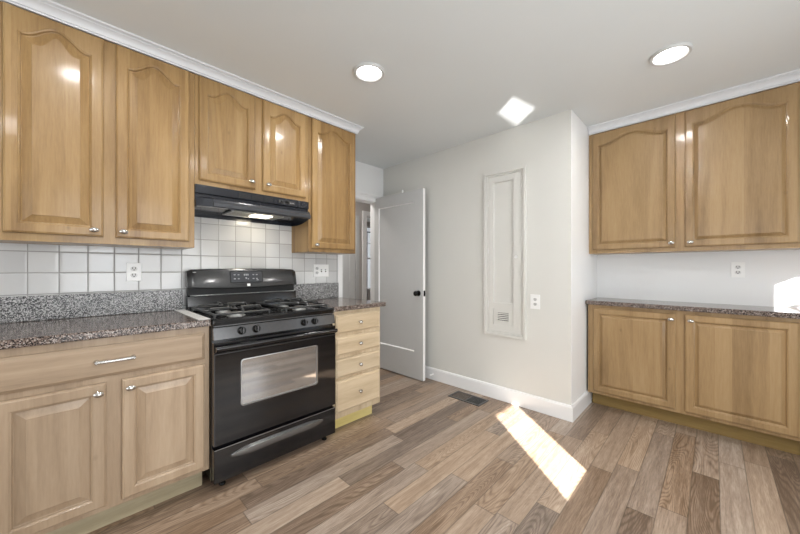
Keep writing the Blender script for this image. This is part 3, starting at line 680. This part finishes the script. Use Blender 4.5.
# grates: one per side
for yc in (0.700, 1.110):
    bm = new(); x0_, x1_, y0_, y1_ = 0.525, 0.990, yc-0.150, yc+0.150; zt_ = 0.952; th_ = 0.0068
    def bar(a, b, z0=zt_, z1=zt_): tube(bm, [(a[0], a[1], z0), ((a[0]+b[0])/2, (a[1]+b[1])/2, (z0+z1)/2), (b[0], b[1], z1)], th_, 8)
    def bars(pts): tube(bm, pts, th_, 8)
    bar((x0_, y0_), (x1_, y0_), 0.932, 0.932); bar((x0_, y1_), (x1_, y1_), 0.932, 0.932); bar((x0_, y0_), (x0_, y1_), 0.932, 0.932); bar((x1_, y0_), (x1_, y1_), 0.932, 0.932)
    xm = (x0_+x1_)/2; bar((xm, y0_), (xm, y1_), 0.932, 0.932)
    for xb in (0.635, 0.875):
        for a in range(4):
            dx_, dy_ = ((1, 0), (-1, 0), (0, 1), (0, -1))[a]
            ex = x1_ if dx_ > 0 and xb > xm else xm if dx_ > 0 else x0_ if dx_ < 0 and xb < xm else xm if dx_ < 0 else xb
            ey = y1_ if dy_ > 0 else y0_ if dy_ < 0 else yc
            px_, py_ = xb+dx_*0.026, yc+dy_*0.026
            bars([(ex, ey, 0.930), (ex-dx_*0.012, ey-dy_*0.012, zt_+0.001), ((ex+px_)/2, (ey+py_)/2, zt_+0.002), (px_, py_, zt_)])
    for xa in (x0_, x1_):
        for y2 in (y0_, y1_): tube(bm, [(xa, y2, 0.9045), (xa, y2, 0.932)], 0.006, 8)
    obj('grate', bm, 'iron', RG, smooth=True)
# control strip and knobs
bm = new(); loft(bm, [[(1.022, y, 0.868), (1.044, y, 0.868), (1.056, y, 0.806), (1.022, y, 0.803)] for y in (Y0+0.003, Y1-0.003)]); PN = obj('control_strip', bm, 'panel', RG)
nx = Vector((1, 0, 0.19)).normalized()
for y_ in (0.668, 0.748, 1.049, 1.125):
    o_ = Vector((1.0500, y_, 0.839)); bm = new(); lathe(bm, o_, nx, [(0.0225, 0), (0.0225, 0.005), (0.0185, 0.008), (0.0175, 0.020), (0.015, 0.022)], 24)
    K_ = obj('burner_knob', bm, 'knobblack', RG, smooth=True)
    bm = new(); c0 = o_+nx*0.0222; box(bm, c0.x, c0.x+0.010, y_-0.0035, y_+0.0035, c0.z-0.0165, c0.z+0.0165, bev=0.0015); obj('knob_grip', bm, 'panel', K_)
# oven door
dX0, dX1 = 1.0235, 1.058
wy0, wy1, wz0, wz1 = 0.664, 1.142, 0.424, 0.678
bm = new(); a, b, c, d = Y0+0.003, Y1-0.003, 0.246, 0.790
for q in ((a, wy0, c, d), (wy1, b, c, d), (wy0, wy1, c, wz0), (wy0, wy1, wz1, d)): box(bm, dX0, dX1, *q)
box(bm, dX0, dX1-0.012, wy0, wy1, wz0, wz1); OD = obj('oven_door', bm, 'door_black', RG)
bm = new()
def rrx(e, x, r=0.016, n=4):
    pts = []
    for cy_, cz_, a0 in ((wy1-e-r, wz1-e-r, 0), (wy0+e+r, wz1-e-r, 90), (wy0+e+r, wz0+e+r, 180), (wy1-e-r, wz0+e+r, 270)):
        for k in range(n+1):
            an = math.radians(a0+90*k/n); pts.append((x, cy_+r*math.cos(an), cz_+r*math.sin(an)))
    return pts
R0 = [[bm.verts.new(v) for v in rrx(e_, x_)] for e_, x_ in ((-0.0005, dX1-0.004), (-0.003, dX1+0.0012), (0.002, dX1+0.0016), (0.004, dX1-0.006))]
for p_, q_ in zip(R0, R0[1:]):
    for i in range(len(p_)): j = (i+1) % len(p_); bm.faces.new((p_[i], p_[j], q_[j], q_[i]))
obj('window_bead', bm, 'steel', OD, smooth=True)
bm = new(); loft(bm, [rrx(0.001, dX1-0.0118), rrx(0.001, dX1-0.0062)]); obj('oven_window', bm, 'glass_oven', OD)
bm = new(); loft(bm, [[(dX1, y, 0.735), (dX1+0.012, y, 0.742), (dX1+0.030, y, 0.752), (dX1+0.034, y, 0.764), (dX1+0.028, y, 0.774), (dX1+0.012, y, 0.770), (dX1, y, 0.757)] for y in (a+0.004, a+0.012, b-0.012, b-0.004)])
obj('door_handle', bm, 'black', OD, smooth=True, angle=50)
bm = new(); tube(bm, [(dX1+0.0335, a+0.02, 0.7665), (dX1+0.0335, b-0.02, 0.7665)], 0.0022, 6); obj('handle_highlight', bm, 'panel', OD, smooth=True)  # grey strip drawn in as the highlight along the handle
bm = new()
box(bm, dX1-0.0006, dX1+0.0012, a+0.0, a+0.004, 0.25, 0.73); box(bm, dX1-0.0006, dX1+0.0012, a, b, 0.7275, 0.731); obj('door_edge_trim', bm, 'panel', OD)
# storage drawer with a scooped grip
bm = new(); box(bm, dX0, dX1, a, b, 0.048, 0.226, bev=0.003); SD = obj('storage_drawer', bm, 'door_black', RG)
bm = new(); box(bm, dX1-0.0004, dX1+0.0012, a+0.002, b-0.002, 0.2225, 0.2255); obj('drawer_top_trim', bm, 'steel', SD)
bm = new(); rings = []
for k in range(25):
    s_ = k/24; y = 0.612+0.570*s_; cv = min(1, 5.5*min(s_, 1-s_))**0.5 if 0 < s_ < 1 else 0.12; zc = 0.170+0.004*math.sin(math.pi*s_)
    hh = 0.004+0.018*cv; oo = 0.003+0.016*cv
    rings.append([(dX1+0.0002, y, zc-hh), (dX1+oo*0.8, y, zc-hh*0.9), (dX1+oo, y, zc-hh*0.2), (dX1+oo*0.9, y, zc+hh*0.6), (dX1+0.0002, y, zc+hh)])
loft(bm, rings); obj('drawer_grip', bm, 'grip', SD, smooth=True, angle=50)
for x_ in (0.52, 1.0):
    for y_ in (0.585, 1.232):
        bm = new(); lathe(bm, (x_, y_, 0.001), (0, 0, 1), [(0.016, 0), (0.018, 0.006), (0.014, 0.012), (0.008, 0.014), (0.008, 0.046)], 14); obj('leg', bm, 'knobblack', RG, smooth=True)

# ------------------------------------------------------------------ floor register
FV = thing('floor_register', (1.33, 2.535, 0), 'dark metal floor vent in the planks beside the closet wall', 'floor vent')
x0, x1, y0, y1 = 1.165, 1.492, 2.450, 2.622
bm = new()
for q in ((x0, x1, y0, y0+0.018), (x0, x1, y1-0.018, y1), (x0, x0+0.018, y0+0.018, y1-0.018), (x1-0.018, x1, y0+0.018, y1-0.018), (1.335, 1.345, y0+0.018, y1-0.018)): box(bm, *q, 0.0005, 0.006, bev=0.001)
obj('frame', bm, 'bronze', FV)
obj('duct_well', box(new(), x0+0.018, x1-0.018, y0+0.018, y1-0.018, 0.0003, 0.001), 'gap', FV)
for a, b, m_ in ((x0+0.018, 1.335, 'bronze2'), (1.345, x1-0.018, 'bronze')):
    bm = new(); n_ = 13
    for k in range(n_):
        y_ = y0+0.021+(y1-y0-0.045)*k/(n_-1); box(bm, a, b, y_, y_+0.0045, 0.001, 0.0045)
    obj('grille', bm, m_, FV)

# ------------------------------------------------------------------ recessed ceiling lights
for x_, y_, lab in ((1.385, 1.312, 'round recessed ceiling light nearer the left upper cabinets'), (2.755, 2.412, 'round recessed ceiling light nearer the right upper cabinets'), (1.385, 0.03, 'round recessed ceiling light over the left counter, above the frame')):
    L_ = thing('recessed_light', (x_, y_, C), lab, 'ceiling light', 'recessed ceiling lights')
    bm = new(); pr = [(0.096, 2.4195), (0.0975, 2.412), (0.093, 2.405), (0.080, 2.407), (0.074, 2.4185)]
    n = 40; rings = [[(x_+r_*math.cos(2*math.pi*i/n), y_+r_*math.sin(2*math.pi*i/n), z_) for r_, z_ in pr] for i in range(n)]
    RR = [[bm.verts.new(v) for v in r_] for r_ in rings]
    for i in range(n):
        a, b = RR[i], RR[(i+1) % n]
        for k in range(len(pr)): j = (k+1) % len(pr); bm.faces.new((a[k], a[j], b[j], b[k]))
    obj('trim_ring', bm, 'ring', L_, smooth=True)
    bm = new(); lathe(bm, (x_, y_, 2.4190), (0, 0, -1), [(0.0735, 0), (0.073, 0.003), (0.06, 0.004), (0.002, 0.0045)], 40); obj('lens', bm, 'lens', L_, smooth=True)
